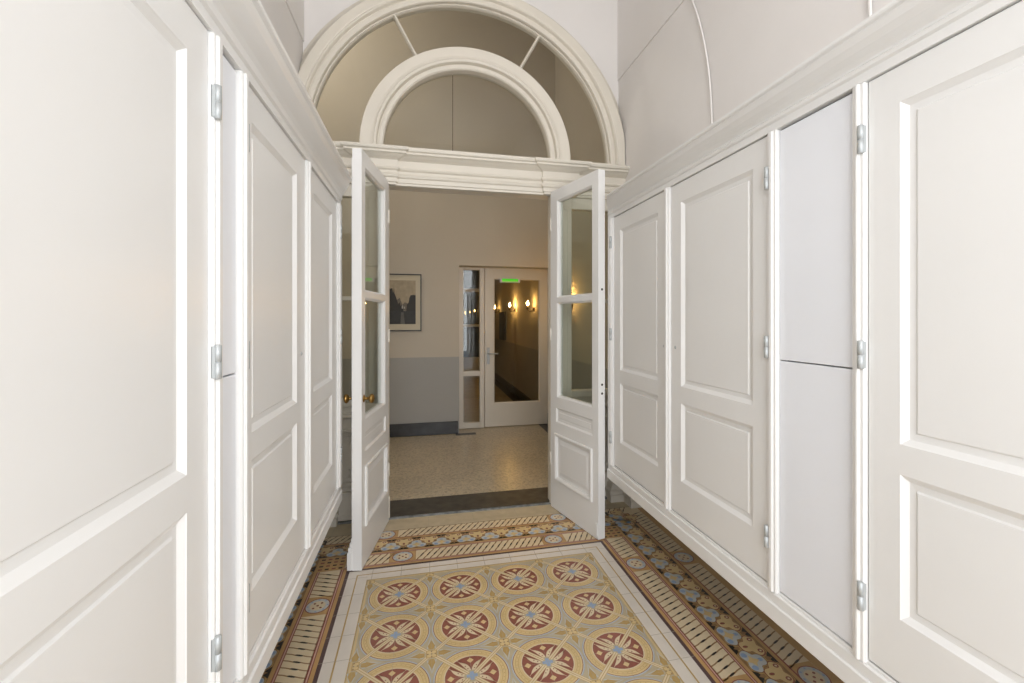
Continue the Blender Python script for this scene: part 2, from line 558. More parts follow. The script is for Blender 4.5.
rows = 12
for j in range(rows):
    for i in range(4):
        medallion(XF - 0.45 + 0.3 * i, 2.353 - 0.3 * j)
for j in range(rows):
    for i in range(4):
        bands(XF - 0.45 + 0.3 * i, 2.353 - 0.3 * j)
for j in range(rows + 1):
    for i in range(5):
        cx, cy = XF - 0.6 + 0.3 * i, 2.503 - 0.3 * j
        ins = (FX0 + .016 < cx < FX1 - .016)
        x0 = max(cx - .021, FX0 + .016); x1 = min(cx + .021, FX1 - .016)
        y1 = min(cy + .021, FY1 - .016)
        fl.use('t_gold'); rect(x0, x1, cy - .021, y1, 0.0042)
        fl.use('t_ochre')
        rect(x0 + .003, x1 - .003, cy - .018, y1 - .003, 0.0044)
        fl.use('t_brown')
        for ax, ay in ((1, 0), (-1, 0), (0, 1), (0, -1), (0, 0)):
            px, py = cx + ax * .015, cy + ay * .015
            if x0 < px < x1 and py < y1: flat(circle(px, py, .0036, 6), 0.0046)
        # ochre darts in the spandrels
        for ax, ay in ((1, 0), (-1, 0), (0, 1), (0, -1)):
            p = lambda r, o: (cx + ax * r - ay * o, cy + ay * r + ax * o)
            if FX0 + .02 < p(.075, 0)[0] < FX1 - .02 and p(.075, 0)[1] < FY1 - .02:
                fl.use('t_pale'); flat([p(.032, -.020), p(.108, 0), p(.032, .020)] , 0.0022)
                fl.use('t_greige'); flat([p(.030, -.016), p(.098, 0), p(.030, .016)] , 0.0023)
                fl.use('t_gold'); flat([p(.028, -.008), p(.048, -.015), p(.082, 0), p(.048, .015), p(.028, .008)], 0.0026)
fl.use('t_seam')
for i in range(9):
    x = XF - 0.6 + .15 * i
    rect(x - .0005, x + .0005, YR, FY1 - .018, 0.0048)
for j in range(24):
    y = 2.503 - .15 * j
    rect(FX0 + .018, FX1 - .018, y - .0005, y + .0005, 0.0048)
# dark stone sill and the hall floor
fl.use('sill'); fl.box(XLL - .05, XRR + .05, 3.262, 3.55, -0.05, 0.012)
fl.use('sill_edge'); fl.box(XLL - .05, XRR + .05, 3.245, 3.262, -0.05, 0.010)
fl.use('terrazzo'); rect(-2.3, 1.62, 3.549, 11.2, 0.004)
fl.use('black_base')
rect(1.44, 1.61, 3.56, 11.2, 0.0055); rect(0.36, 0.60, 5.40, 5.50, 0.0055)
fl.build('floor', kind='structure', label='patterned encaustic tile floor of the vestibule running into pale terrazzo of the hall', cat='floor', recalc=False)

# ------------------------------------------------------------------ vestibule walls
def wall_side(name, s, label):
    m = MB()
    a = XR if s > 0 else XL; b = XRR if s > 0 else XLL; o = a + s * 0.35
    x0, x1 = sorted((a, o)); m.box(x0, x1, YR, YS, 2.0, ZT)
    x0, x1 = sorted((b, o)); m.box(x0, x1, YR, YW, 0.0, 2.0)
    return m.build(name, 'plaster', kind='structure', label=label, cat='wall')


wall_side('wall_left', -1, 'white plaster wall above and behind the left hand run of cupboards')
wall_side('wall_right', 1, 'white plaster wall above and behind the right hand run of cupboards')
m = MB(); m.box(XL - .35, XR + .35, YR, YS + .1, ZT, ZT + .1)
m.build('ceiling_1', 'plaster', kind='structure', label='white plaster ceiling high above the tiled vestibule', cat='ceiling')
# street end with an open doorway that lets the daylight in
m = MB()
m.box(XL - .35, XC - .97, YR - .2, YR, 0, ZT); m.box(XC + .97, XR + .35, YR - .2, YR, 0, ZT)
m.box(XC - .97, XC + .97, YR - .2, YR, 2.95, ZT)
m.build('wall_front', 'plaster', kind='structure', label='white wall around the street doorway behind the camera', cat='wall')

# thin moulding lines on the upper walls
def strip(m, pts, wd, h):
    pass


def wallline(name, pts, x, s, label, wd=0.007, pr=0.006):
    """a half round bead following (y, z) points on a side wall"""
    m = MB(); P = [Vector((0, p[0], p[1])) for p in pts]; rows_ = []
    for i, p in enumerate(P):
        d = (P[min(i + 1, len(P) - 1)] - P[max(0, i - 1)]).normalized(); nn = Vector((0, -d.z, d.y))
        rows_.append([Vector((x, p.y, p.z)) + nn * (wd * cos(t)) + Vector((-s, 0, 0)) * (pr * sin(t)) for t in [pi * k / 6 for k in range(7)]])
    m.sm = True; m.grid(rows_)
    return m.build(name, 'plaster', kind='structure', label=label, cat='wall moulding')


m = MB()
m.box(XR - .008, XR, YR, YS, 3.268, ZT)
m.build('trim_1', 'plaster', kind='structure', label='slightly raised upper zone of the right wall above a fine horizontal line', cat='wall moulding')
m = MB()
m.box(XL, XL + .008, YR, YS, 3.262, ZT)
m.build('trim_2', 'plaster', kind='structure', label='slightly raised upper zone of the left wall above a fine horizontal line', cat='wall moulding')
def arc_pts(y0):
    out = [(y0, 2.02), (y0, 2.385)]
    R_ = 1.90
    for k in range(1, 25):
        dz = 1.16 * k / 24
        out.append((y0 + R_ - sqrt(R_ * R_ - dz * dz), 2.385 + dz))
    return out
wallline('trim_3', arc_pts(2.16), XR - .008, 1, 'curved bead rising from the cornice on the right wall, nearer the partition')
wallline('trim_4', arc_pts(1.268), XR - .008, 1, 'short curved bead on the right wall above the flat cupboard panels')

# ------------------------------------------------------------------ glazed partition
def frame_box(m, x0, x1, y0, y1, z0, z1): m.bbox(x0, x1, y0, y1, z0, z1, 0.003)


OZ = 2.52      # springing of the arch, top of the entablature
# upper wall with the arched opening
XA = .319
AZ = 2.55      # height of the arch centre
m = MB(); R1 = 1.25; N = 48
ang = [pi * k / N for k in range(N + 1)]
for y in (YS, YS + .09):
    inner = [(XC + R1 * cos(a_), y, AZ + R1 * sin(a_)) for a_ in ang]
    outer = []
    for a_ in ang:
        dx, dz = cos(a_), sin(a_)
        hw = XR - XC + .02 if dx > 0 else XC - XL + .02
        t = min(hw / abs(dx) if abs(dx) > 1e-6 else 1e9, (ZT - AZ) / dz if dz > 1e-6 else 1e9)
        outer.append((XC + t * dx, y, AZ + t * dz))
    m.grid([inner, outer])
    # square off the upper corners
    for sx in (-1, 1):
        hw = XR - XC + .02 if sx > 0 else XC - XL + .02
        xs = XC + sx * hw
        cand = [p for p in outer if abs(p[0] - xs) < 1e-4]; top = [p for p in outer if abs(p[2] - ZT) < 1e-4]
        pa = max(cand, key=lambda p: p[2]); pb = (max if sx > 0 else min)(top, key=lambda p: p[0])
        m.poly([pa, (xs, y, ZT), pb])
m.grid([[(XC + R1 * cos(a_), YS, AZ + R1 * sin(a_)) for a_ in ang], [(XC + R1 * cos(a_), YS + .09, AZ + R1 * sin(a_)) for a_ in ang]])
m.build('wall_back', 'plaster', kind='structure', label='white wall pierced by the tall arched fanlight', cat='wall', recalc=False)


def arch(name, prof, label, material='trim', a0=0, a1=pi, n=64, close=True):
    """sweep a (radius, y) profile round the arch centre"""
    m = MB(); m.sm = False
    rows_ = []
    for k in range(n + 1):
        a_ = a0 + (a1 - a0) * k / n
        rows_.append([(XA + r * cos(a_), y, AZ + r * sin(a_)) for r, y in prof])
    m.grid(rows_, close_u=close)
    if close:
        m.poly(rows_[0]); m.poly(rows_[-1])
    return m


# archivolt round the fanlight (ends run into the side walls)
pr = [(1.070, YW + .07), (1.070, YW - .010), (1.074, YW - .018), (1.100, YW - .018), (1.106, YW - .010), (1.114, YW - .010), (1.120, YW - .030), (1.128, YW - .037), (1.136, YW - .032),
      (1.142, YW - .034), (1.195, YW - .032), (1.205, YW - .022), (1.235, YW + .025), (1.262, YW + .070), (1.285, YW + .085), (1.292, YW + .111), (1.292, YW + .112)]
m = MB()
for k in range(64):
    pass
rows_ = []
for k in range(97):
    a_ = pi * k / 96; row = []
    for r, y in pr:
        x = XA + r * cos(a_); x = min(max(x, XL + .0005), XR - .0085)
        row.append((x, y, AZ + r * sin(a_)))
    rows_.append(row)
m.grid(rows_)
m.build('trim_5', 'trim', kind='structure', label='broad moulded archivolt framing the fanlight', cat='arch moulding', recalc=False)

fan = thing('window_1', (XC, YW, AZ), 'semicircular fanlight with inner arch and radiating bars above the double doors', 'window', kind='structure')
pr = [(.592, YW + .065), (.592, YW - .008), (.600, YW - .018), (.620, YW - .018), (.625, YW - .006), (.632, YW - .006), (.638, YW - .036), (.652, YW - .044), (.664, YW - .036), (.680, YW - .032), (.742, YW - .032), (.748, YW - .020), (.748, YW + .065)]
m = arch('x', pr, '')
m.build('inner_arch', 'trim', fan, recalc=True)
m = MB()
rows_ = []
for k in range(65):
    a_ = pi * k / 64
    rows_.append([(XA + r * cos(a_), y, AZ + r * sin(a_)) for r, y in ((1.060, YW + .07), (1.060, YW + .03), (1.064, YW + .015), (1.08, YW + .015), (1.08, YW + .07))])
m.grid(rows_, close_u=True)
m.build('outer_frame', 'trim', fan)
for dg in (61.0, 119.3):
    a_ = radians(dg); c, s = cos(a_), sin(a_); m = MB()
    P = lambda r, o, y: (XA + r * c - o * s, y, AZ + r * s + o * c)
    prof = [(-.011, YW + .06), (-.011, YW + .03), (-.004, YW + .012), (.004, YW + .012), (.011, YW + .03), (.011, YW + .06)]
    m.grid([[P(.735, o, y) for o, y in prof], [P(1.065, o, y) for o, y in prof]], close_u=True)
    m.build('glazing_bar', 'trim', fan)
# panes
m = MB()
def pane_half(x0, x1):
    pts = []
    Rg = .60
    aa = [math.acos(max(-1, min(1, (x - XA) / Rg))) for x in (x1, x0)]
    pts = [(XA + Rg * cos(aa[0] + (aa[1] - aa[0]) * k / 24), YW + .040, AZ + Rg * sin(aa[0] + (aa[1] - aa[0]) * k / 24)) for k in range(25)]
    base = [(x0, YW + .040, AZ), (x1, YW + .040, AZ)]
    return pts + base
m.poly(pane_half(XA - .60, .1975)); m.build('pane', 'glass_fan', fan, recalc=False)
m = MB(); m.poly(pane_half(.2005, XA + .60)); m.build('pane', 'glass_fan', fan, recalc=False)
m = MB(); m.box(.1972, .2008, YW + .038, YW + .043, AZ, AZ + .568); m.build('pane_joint', 'gap', fan)
for a0, a1 in ((0, 61), (61, 119.3), (119.3, 180)):
    m = MB(); a0, a1 = radians(a0), radians(a1)
    m.grid([[(XA + r * cos(a0 + (a1 - a0) * k / 20), YW + .040, AZ + r * sin(a0 + (a1 - a0) * k / 20)) for k in range(21)] for r in (.74, 1.07)])
    m.build('pane', 'glass_fan', fan, recalc=False)

# entablature: profile swept along a stepped plan
prof = [(0.0, 2.285), (0.012, 2.285), (0.012, 2.300), (0.020, 2.303), (0.020, 2.330), (0.030, 2.337), (0.034, 2.348), (0.030, 2.356), (0.022, 2.362), (0.022, 2.378), (0.034, 2.386), (0.038, 2.395),
        (0.026, 2.402), (0.026, 2.448), (0.034, 2.454), (0.050, 2.462), (0.066, 2.474), (0.082, 2.482), (0.082, 2.494), (0.094, 2.500), (0.098, 2.510), (0.098, 2.520), (0.0, 2.524)]
plan = [(XL - .05, 0.0), (-.432, 0.0), (-.432, .030), (-.20, .030), (-.20, .010), (.869, .010), (.869, .030), (1.10, .030), (1.10, 0.0), (XR + .05, 0.0)]
m = MB(); rows_ = []
for off, z in prof:
    row = []
    for i, (x, f_) in enumerate(plan):
        # offset outwards at the returns
        if 0 < i < len(plan) - 1:
            stepx = 0
            prevf, nextf = plan[i - 1][1], plan[i + 1][1]
            if plan[i - 1][0] == x: jump = f_ - prevf
            else: jump = nextf - f_
            # rising step to the right (+) means the return faces -x
            sgn = -1 if jump > 0 else 1
            stepx = sgn * off
            row.append((x + stepx, YW - f_ - off, z))
        else:
            row.append((x, YW - f_ - off, z))
    rows_.append(row)
m.grid(rows_)
m.box(XL - .05, XR + .05, YW - .001, YW + .11, 2.285, 2.520)
m.box(XL - .05, XR + .05, YW - .030, YW + .07, 2.518, 2.552)
m.build('trim_6', 'trim', kind='structure', label='moulded entablature beam above the double doors', cat='cornice moulding', recalc=False)

# door posts and sidelights
JL0, JL1 = -.405, -.236   # left post
JR0, JR1 = .908, 1.074    # right post


def post(name, x0, x1, label):
    m = MB()
    m.bbox(x0, x1, YW - .03, YW + .045, .012, 2.287, .004)
    m.bbox(x0 + .035, x1 - .035, YW - .042, YW - .029, .25, 2.18, .004)
    m.bbox(x0 - .008, x1 + .008, YW - .045, YW - .028, .012, .16, .004)
    m.build(name, 'trim', kind='structure', label=label, cat='door frame')


post('trim_7', JL0, JL1, 'cream post between left leaf and narrow left sidelight')
post('trim_8', JR0, JR1, 'cream post between right leaf and narrow right sidelight')


def sidelight(name, x0, x1, label):
    t = thing(name, ((x0 + x1) / 2, YW, .012), label, 'window', kind='structure')
    m = MB(); y0, y1 = YW + .01, YW + .07
    m.bbox(x0, x1, y0, y1, 2.20, 2.29, .003)         # head
    m.bbox(x0, x1, y0 + .008, y1, 1.493, 1.522, .004)     # bar
    m.bbox(x0, x1, y0 - .02, y1, .775, .826, .004)        # sill rail
    m.build('frame', 'trim', t)
    m = MB(); m.box(x0, x1, y0 + .03, y0 + .034, .82, 1.50); m.build('pane', 'glass', t)
    m = MB(); m.box(x0, x1, y0 + .03, y0 + .034, 1.51, 2.21); m.build('pane', 'glass', t)
    # lower panel with a fret outline
    m = MB(); ys = YW + .012
    m.box(x0, x1, ys, YW + .07, .012, .776)
    m.bbox(x0, x1, ys - .02, ys + .01, .600, .622, .004)
    m.bbox(x0, x1, ys - .025, ys + .01, .700, .730, .004)
    m.bbox(x0, x1, ys - .02, ys + .01, .235, .262, .004)
    m.bbox(x0, x1, ys - .030, ys + .01, .05, .20, .004)
    m.build('lower_panel', 'trim', t)
    m = MB(); q = .045; w_ = .004
    def seg(ax, az, bx, bz):
        x_0, x_1 = sorted((ax, bx)); z_0, z_1 = sorted((az, bz))
        m.box(x_0 - w_, x_1 + w_, ys - .006, ys + .002, z_0 - w_, z_1 + w_)
    for k in (0, .016):
        a, b, c, d = x0 + .03 + k, x1 - .03 - k, .285 + k, .585 - k
        seg(a + q, c, b - q, c); seg(a + q, d, b - q, d); seg(a, c + q, a, d - q); seg(b, c + q, b, d - q)
        for xx, sx in ((a, 1), (b, -1)):
            for zz, sz in ((c, 1), (d, -1)):
                seg(xx, zz + sz * q, xx + sx * q, zz + sz * q); seg(xx + sx * q, zz, xx + sx * q, zz + sz * q)
    m.build('fret_moulding', 'trim', t)
    m = MB(); m.bbox(x0, x1, YW - .016, YW + .06, .0122, .05, .003); m.build('plinth', 'trim', t)


sidelight('window_2', XL - .02, JL0, 'narrow two pane sidelight left of the double doors, half hidden by cupboards')
sidelight('window_3', JR1, XR + .02, 'narrow two pane sidelight seen through the right glass leaf')


# corner piers with moulded bases beside the sidelights
def pier(name, x0, x1, y0, y1, label):
    m = MB(); m.bbox(x0, x1, y0, y1, 0.0, 2.28, .004)
    zs = [(0.0, .022), (.05, .022), (.062, .030), (.085, .030), (.10, .016), (.125, .012), (.14, 0.0005)]
    rows_ = [[(x0 - o, y0 - o, z), (x1 + o, y0 - o, z), (x1 + o, y1, z), (x0 - o, y1, z)] for z, o in zs]
    m.grid(rows_, close_u=True)
    m.build(name, 'trim', kind='structure', label=label, cat='pilaster')


pier('trim_9', 1.375, 1.50, 3.19, 3.278, 'slim corner pilaster beside the right sidelight')
pier('trim_10', 1.475, 1.569, 3.06, 3.165, 'pilaster against right wall in the corner behind the cupboards')
pier('trim_11', -.62, -.585, 3.235, 3.29, 'thin white upright at the left corner beside the sidelight')

# ------------------------------------------------------------------ panelled slabs
def slab(mb, T, w_, h, t, panels, holes=(), both=True, rec=.014):
    """T maps (u across, v up, n out of the front face; back face at -t)."""
    us = sorted({0, w_} | {c for p in list(panels) + list(holes) for c in p[:2]})
    vs = sorted({0, h} | {c for p in list(panels) + list(holes) for c in p[2:4]})
    def inside(u, v, L): return any(p[0] < u < p[1] and p[2] < v < p[3] for p in L)
    for side in (0, 1):
        n0 = 0 if side == 0 else -t; sg = 1 if side == 0 else -1
        for i in range(len(us) - 1):
            for j in range(len(vs) - 1):
                uc, vc = (us[i] + us[i + 1]) / 2, (vs[j] + vs[j + 1]) / 2
                if inside(uc, vc, holes): continue
                if inside(uc, vc, panels) and (side == 0 or both): continue
                mb.poly([T(us[i], vs[j], n0), T(us[i + 1], vs[j], n0), T(us[i + 1], vs[j + 1], n0), T(us[i], vs[j + 1], n0)])
        if side == 0 or both:
            for p in panels:
                steps = p[4] if len(p) > 4 else [(0, 0), (.003, -.002), (.024, -rec), (.040, -rec), (.048, -rec + .004), (.050, -rec + .004)]
                rows_ = []
                for ins, dep in steps:
                    a, b, c, d = p[0] + ins, p[1] - ins, p[2] + ins, p[3] - ins
                    rows_.append([T(a, c, n0 + sg * dep), T(b, c, n0 + sg * dep), T(b, d, n0 + sg * dep), T(a, d, n0 + sg * dep)])
                mb.grid(rows_, close_u=True); mb.poly(rows_[-1])
    for p in holes:
        steps = [(0, 0), (.012, -.012), (.012, -t + .012), (0, -t)]
        rows_ = []
        for ins, dep in steps:
            a, b, c, d = p[0] + ins, p[1] - ins, p[2] + ins, p[3] - ins
            rows_.append([T(a, c, dep), T(b, c, dep), T(b, d, dep), T(a, d, dep)])
        mb.grid(rows_, close_u=True)
    # outer edge
    e = .0015
    rows_ = [[T(0, 0, n), T(w_, 0, n), T(w_, h, n), T(0, h, n)] for n in (0, -t)]
    mb.grid(rows_, close_u=True)


# ------------------------------------------------------------------ wall cupboards
ZB, ZD0, ZD1, ZC = .385, .488, 1.976, 2.086


def hinge(parent, x, y, z, s):
    m = MB()
    m.lathe((x, y, z - .037), (x, y, z + .037), [(0, .004), (.02, .0075), (.49, .0075), (.495, .006), (.505, .006), (.51, .0075), (.98, .0075), (1, .004)], 14)
    m.box(x, x + s * .010, y - .007, y + .007, z - .034, z + .034)
    m.build('hinge', 'steel', parent)


def cupboards(s, label, posts, doors, flats):
    """s=+1: right wall (faces -x), s=-1: left wall, mirrored"""
    mxs = (lambda x: x) if s > 0 else mx
    B = lambda m, x0, x1, y0, y1, z0, z1, b=.003: m.bbox(*sorted((mxs(x0), mxs(x1))), y0, y1, z0, z1, b)
    face = 1.110; XW = XR if s > 0 else mx(XL)
    XWB = XRR if s > 0 else mx(XLL)
    t = thing('built_in_cupboard', (mxs(XWB), 1.1, ZB), label, 'cupboard')
    y0, y1 = -.62, 2.646
    # carcass
    m = MB(); x0, x1 = sorted((mxs(face + .040), mxs(XW - .001)))
    m.box(x0, x1, y0, y1 - .004, ZB + .012, 2.070)
    x0b, x1b = sorted((mxs(XW - .002), mxs(XWB - .001))); m.box(x0b, x1b, y0, y1 - .004, ZB + .012, 1.99)
    m.build('carcass', 'gap', t)
    m = MB(); B(m, face + .004, XW - .001, y1 - .005, y1, ZB + .002, 2.07, .001)
    m.build('end_panel', 'paint', t)
    # bottom rail with a ledge
    m = MB(); B(m, face - .008, face + .06, y0, y1, ZB, ZD0 - .045, .004); B(m, face - .002, face + .06, y0, y1 - .001, ZD0 - .048, ZD0 - .012, .004)
    B(m, face + .004, face + .05, y0, y1 - .001, ZD0 - .014, ZD0 - .003, .002)
    m.build('bottom_rail', 'paint', t)
    # cornice: swept profile, from the door heads to the top edge
    pf = [(.046, ZD1 + .006), (-.002, ZD1 + .006), (-.002, ZD1 + .030), (-.010, ZD1 + .034), (-.014, ZD1 + .042), (-.010, ZD1 + .048), (-.012, ZD1 + .052),
          (-.022, ZD1 + .060), (-.040, ZD1 + .070), (-.056, ZD1 + .082), (-.066, ZD1 + .094), (-.068, ZD1 + .098), (-.078, ZD1 + .100), (-.081, ZD1 + .104), (-.081, ZC)]
    m = MB(); rows_ = []
    for yy in (y0, y1):
        rows_.append([(mxs(face + o), yy + (min(o, 0) * 2.1 if yy == y1 else 0), z) for o, z in pf] + [(mxs(XW - .001), yy, ZC)] + [(mxs(XW - .001), yy, ZD1 + .006)])
    m.grid(rows_, close_u=True); m.poly(rows_[0]); m.poly(rows_[1])
    m.build('cornice', 'paint', t)
    # posts
    for a, b in posts:
        m = MB()
        B(m, face - .004, face + .045, a, b, ZD0 - .012, ZD1 + .007, .004)
        B(m, face - .010, face + .0, a + .012, b - .012, ZD0 - .012, ZD1 + .007, .004)
        m.build('post', 'paint', t)
    # doors
    for (a, b, st0, st1, hy, key) in doors:
        fx = face + .006
        T = (lambda u, v, n, a=a: (mxs(fx - n), a + u, ZD0 + v))
        g = .004
        m = MB(); W = b - a - 2 * g
        T2 = (lambda u, v, n, a=a: (mxs(fx - n), a + g + u, ZD0 + .003 + v))
        pan = [(st0, W - st1, 1.063 - ZD0, 1.888 - ZD0), (st0, W - st1, .640 - ZD0, .990 - ZD0)]
        stp = [(0, 0), (.002, -.002), (.0145, -.011), (.030, -.012), (.034, -.008), (.036, -.0078)]
        slab(m, T2, W, ZD1 - ZD0 - .001, .022, [p + (stp,) for p in pan], both=False)
        d = m.build('cupboard_door', 'paint', t)
        if hy is not None:
            for z in (1.833, 1.275, .650):
                hinge(d, mxs(face - .009 if not (s < 0 and hy < 1.4 and hy > 1.2) else face + .003), hy, z, s)
        if key:
            m = MB(); m.lathe((mxs(fx - .003), key, 1.238), (mxs(fx + .004), key, 1.238), [(0, .0035), (.3, .0075), (1, .008)], 14)
            m.build('keyhole_escutcheon', 'steel', d)
    for (a, b, top_gap) in flats:
        for z0, z1 in ((ZD0 + .001, 1.2325), (1.2365, ZD1 - top_gap)):
            m = MB(); B(m, face + .008, face + .03, a + .002, b - .002, z0, z1, .0015)
            m.build('flat_panel', 'panel', t)
    return t


cupboards(1, 'white panelled wall cupboard run on the right, next to the open leaf with bolt holes',
          [(2.569, 2.640), (1.916, 1.965), (1.253, 1.295), (.950, .987), (.288, .328), (-.62, -.56)],
          [(1.965, 2.569, .065, .086, 2.585, 1.977), (1.295, 1.916, .074, .083, 1.290, 1.877), (.328, .950, .085, .079, .956, None), (-.56, .288, .085, .085, None, None)],
          [(.987, 1.253, .002)])
cupboards(-1, 'white panelled wall cupboard run on the left, beside the leaf with the brass knob',
          [(2.560, 2.640), (1.910, 1.958), (1.255, 1.300), (1.100, 1.146), (.418, .462), (-.62, -.56)],
          [(1.958, 2.560, .085, .120, 2.585, None), (1.300, 1.910, .045, .115, 1.305, 1.855), (.462, 1.100, .085, .086, 1.107, None), (-.56, .418, .085, .085, None, None)],
          [(1.146, 1.255, .002)])

# ------------------------------------------------------------------ double door leaves
def leaf(name, hx, hy, ex, ey, side, label):
    """hinge point and free-edge point of the inner face; thickness goes to 'side' (+1: +x, -1: -x)"""
    t = thing(name, (hx, hy, .012), label, 'door', kind='structure')
    d = Vector((ex - hx, ey - hy, 0)); W = d.length; d.normalize()
    nrm = Vector((-d.y, d.x, 0))
    if nrm.x * side > 0: nrm = -nrm          # front normal points away from the thickness
    th = .050; Zb = .006
    T = lambda u, v, n: tuple(Vector((hx, hy, Zb)) + d * u + nrm * n + Vector((0, 0, v)))
    h = 2.292 - Zb
    z = lambda v: v - Zb
    hole = [(.088, W - .066, z(1.520), z(2.212)), (.088, W - .066, z(.812), z(1.486))]
    sm_ = [(0, 0), (.004, -.004), (.010, -.010), (.030, -.011), (.034, -.009), (.036, -.009)]
    bg_ = [(0, 0), (0.0, .008), (.006, .012), (.016, .010), (.022, .002), (.024, -.010), (.040, -.011), (.066, -.003), (.070, -.002)]
    pan = [(.075, W - .062, z(.632), z(.735), sm_), (.062, W - .062, z(.218), z(.552), bg_)]
    m = MB(); slab(m, T, W, h, th, pan, hole)
    body = m.build('door_leaf', 'paint', t)
    for u0, u1, v0, v1 in hole:
        m = MB(); e = .010
        A = [T(a, b, n) for n in (-th * .5 + .002, -th * .5 - .002) for a, b in ((u0 + e, v0 + e), (u1 - e, v0 + e), (u1 - e, v1 - e), (u0 + e, v1 - e))]
        for q in ((0, 1, 2, 3), (4, 5, 6, 7), (0, 1, 5, 4), (1, 2, 6, 5), (2, 3, 7, 6), (3, 0, 4, 7)): m.poly([A[k] for k in q])
        m.build('pane', 'glass', t)
    # hinges on the post
    for zz in (.35, 1.25, 2.05):
        m = MB(); p = Vector(T(.001, zz, .003)); m.lathe(p - Vector((0, 0, .045)), p + Vector((0, 0, .045)), [(0, .003), (.05, .0045), (.95, .0045), (1, .003)], 12)
        m.build('hinge', 'trim', t)
    return t, T, W, th


lf, TL, WL, th = leaf('door_1', -.234, 3.205, -.330, 2.612, -1, 'open left door leaf, glazed above, with brass knobs on its free edge')
rt, TR, WR, th = leaf('door_2', .898, 3.205, 1.044, 2.641, 1, 'open right door leaf, glazed above, with dark bolt holes in its free edge')
# brass knobs with roses, both faces of the left leaf
for sg, n0 in ((1, 0), (-1, -th)):
    m = MB(); a = Vector(TL(WL - .038, .925, n0)); b = Vector(TL(WL - .038, .925, n0 + sg * .058))
    m.lathe(a, b, [(0, .021), (.05, .021), (.10, .012), (.14, .008), (.45, .008), (.50, .013), (.60, .022), (.72, .0265), (.84, .024), (.94, .016), (1.0, .006)], 20)
    m.build('door_knob', 'brass', lf)
# rebate strip with a stepped foot on the back edge of the left leaf
m = MB()
def LB(m, T, u0, u1, v0, v1, n0, n1):
    A = [T(u, v, n) for n in (n0, n1) for u, v in ((u0, v0), (u1, v0), (u1, v1), (u0, v1))]
    for q in ((0, 1, 2, 3), (4, 5, 6, 7), (0, 1, 5, 4), (1, 2, 6, 5), (2, 3, 7, 6), (3, 0, 4, 7)): m.poly([A[k] for k in q])
LB(m, TL, WL - .050, WL + .008, .004, .10, -th - .026, -th)
LB(m, TL, WL - .046, WL + .005, .10, .125, -th - .021, -th)
LB(m, TL, WL - .040, WL + .002, .125, .150, -th - .014, -th)
LB(m, TL, WL - .034, WL - .002, .150, .170, -th - .008, -th)
LB(m, TL, WL - .03, WL - .004, .165, 2.24, -th - .005, -th)
m.build('rebate_strip', 'paint', lf, bevel=.003)
for zz in (1.545, .955, .900):
    m = MB(); A = Vector(TR(WR - .001, zz, -th * .55)); 
    dvec = (Vector(TR(1, 0, 0)) - Vector(TR(0, 0, 0)))
    m.lathe(A, A + dvec * .0025, [(0, .0075), (1, .0075)], 14)
    o = m.build('bolt_hole', 'hole', rt)
m = MB(); LB(m, TR, WR - .0005, WR + .0012, .86, .99, -th * .55 - .010, -th * .55 + .010); m.build('lock_plate', 'paint', rt)
m = MB(); LB(m, TR, WR - .03, WR - .004, .02, .10, 0, .008); m.build('foot_bolt', 'paint', rt, bevel=.002)

# ------------------------------------------------------------------ hall beyond
HB = 5.50; HZ = 5.2; DZ = .917
def dado_wall(m, x0, x1, y0, y1):
    m.use('hall_lower'); m.box(x0, x1, y0, y1, 0, DZ)
    m.use('hall_upper'); m.box(x0, x1, y0, y1, DZ, HZ)
    m.use('hall_lower')


m = MB(); dado_wall(m, -2.3, .405, HB, HB + .35)
m.use('hall_upper'); m.box(.405, 1.60, HB, HB + .35, 2.010, HZ)
m.build('wall_hall_back', kind='structure', label='far hall wall with cream upper part and grey dado behind the framed photograph', cat='wall')
m = MB(); dado_wall(m, 1.60, 1.80, YS + .1, 11.2)
m.build('wall_hall_right', kind='structure', label='long hall wall carrying the lit sconces, cream over grey dado', cat='wall')
m = MB(); dado_wall(m, -2.5, -2.3, YS + .1, HB)
m.build('wall_hall_left', kind='structure', label='left end wall of the hall hidden beyond the left door leaf', cat='wall')
m = MB(); dado_wall(m, -2.3, XL - .02, YW + .16, YS + .1); m.box(XR + .045, 1.80, YW + .16, YS + .1, 0, HZ)
m.use('hall_upper'); m.box(-2.3, 1.66, YS + .09, YS + .1, ZT, HZ)
m.build('wall_hall_front', kind='structure', label='hall side of the wall around the glazed partition', cat='wall')
m = MB(); m.box(-2.5, 1.80, YS + .1, HB + .35, HZ, HZ + .1); m.box(.2, 1.80, HB + .35, 11.2, 3.0, 3.1)
m.build('ceiling_2', 'hall_upper', kind='structure', label='high ceiling of the hall beyond the partition', cat='ceiling')
m = MB(); dado_wall(m, .205, .405, HB + .35, 11.2)
m.build('wall_corridor_left', kind='structure', label='left wall of the corridor behind the glass hall door', cat='wall')
m = MB(); m.bbox(-2.3, .392, HB - .022, HB, 0.004, .152, .004)
m.build('baseboard_back', 'black_base', kind='structure', label='black baseboard under the grey dado of the far hall wall', cat='baseboard')
m = MB(); m.bbox(1.580, 1.60, YS + .11, 11.2, 0.004, .135, .004)
m.build('baseboard_right', 'black_base', kind='structure', label='black baseboard along the sconce wall of the hall', cat='baseboard')

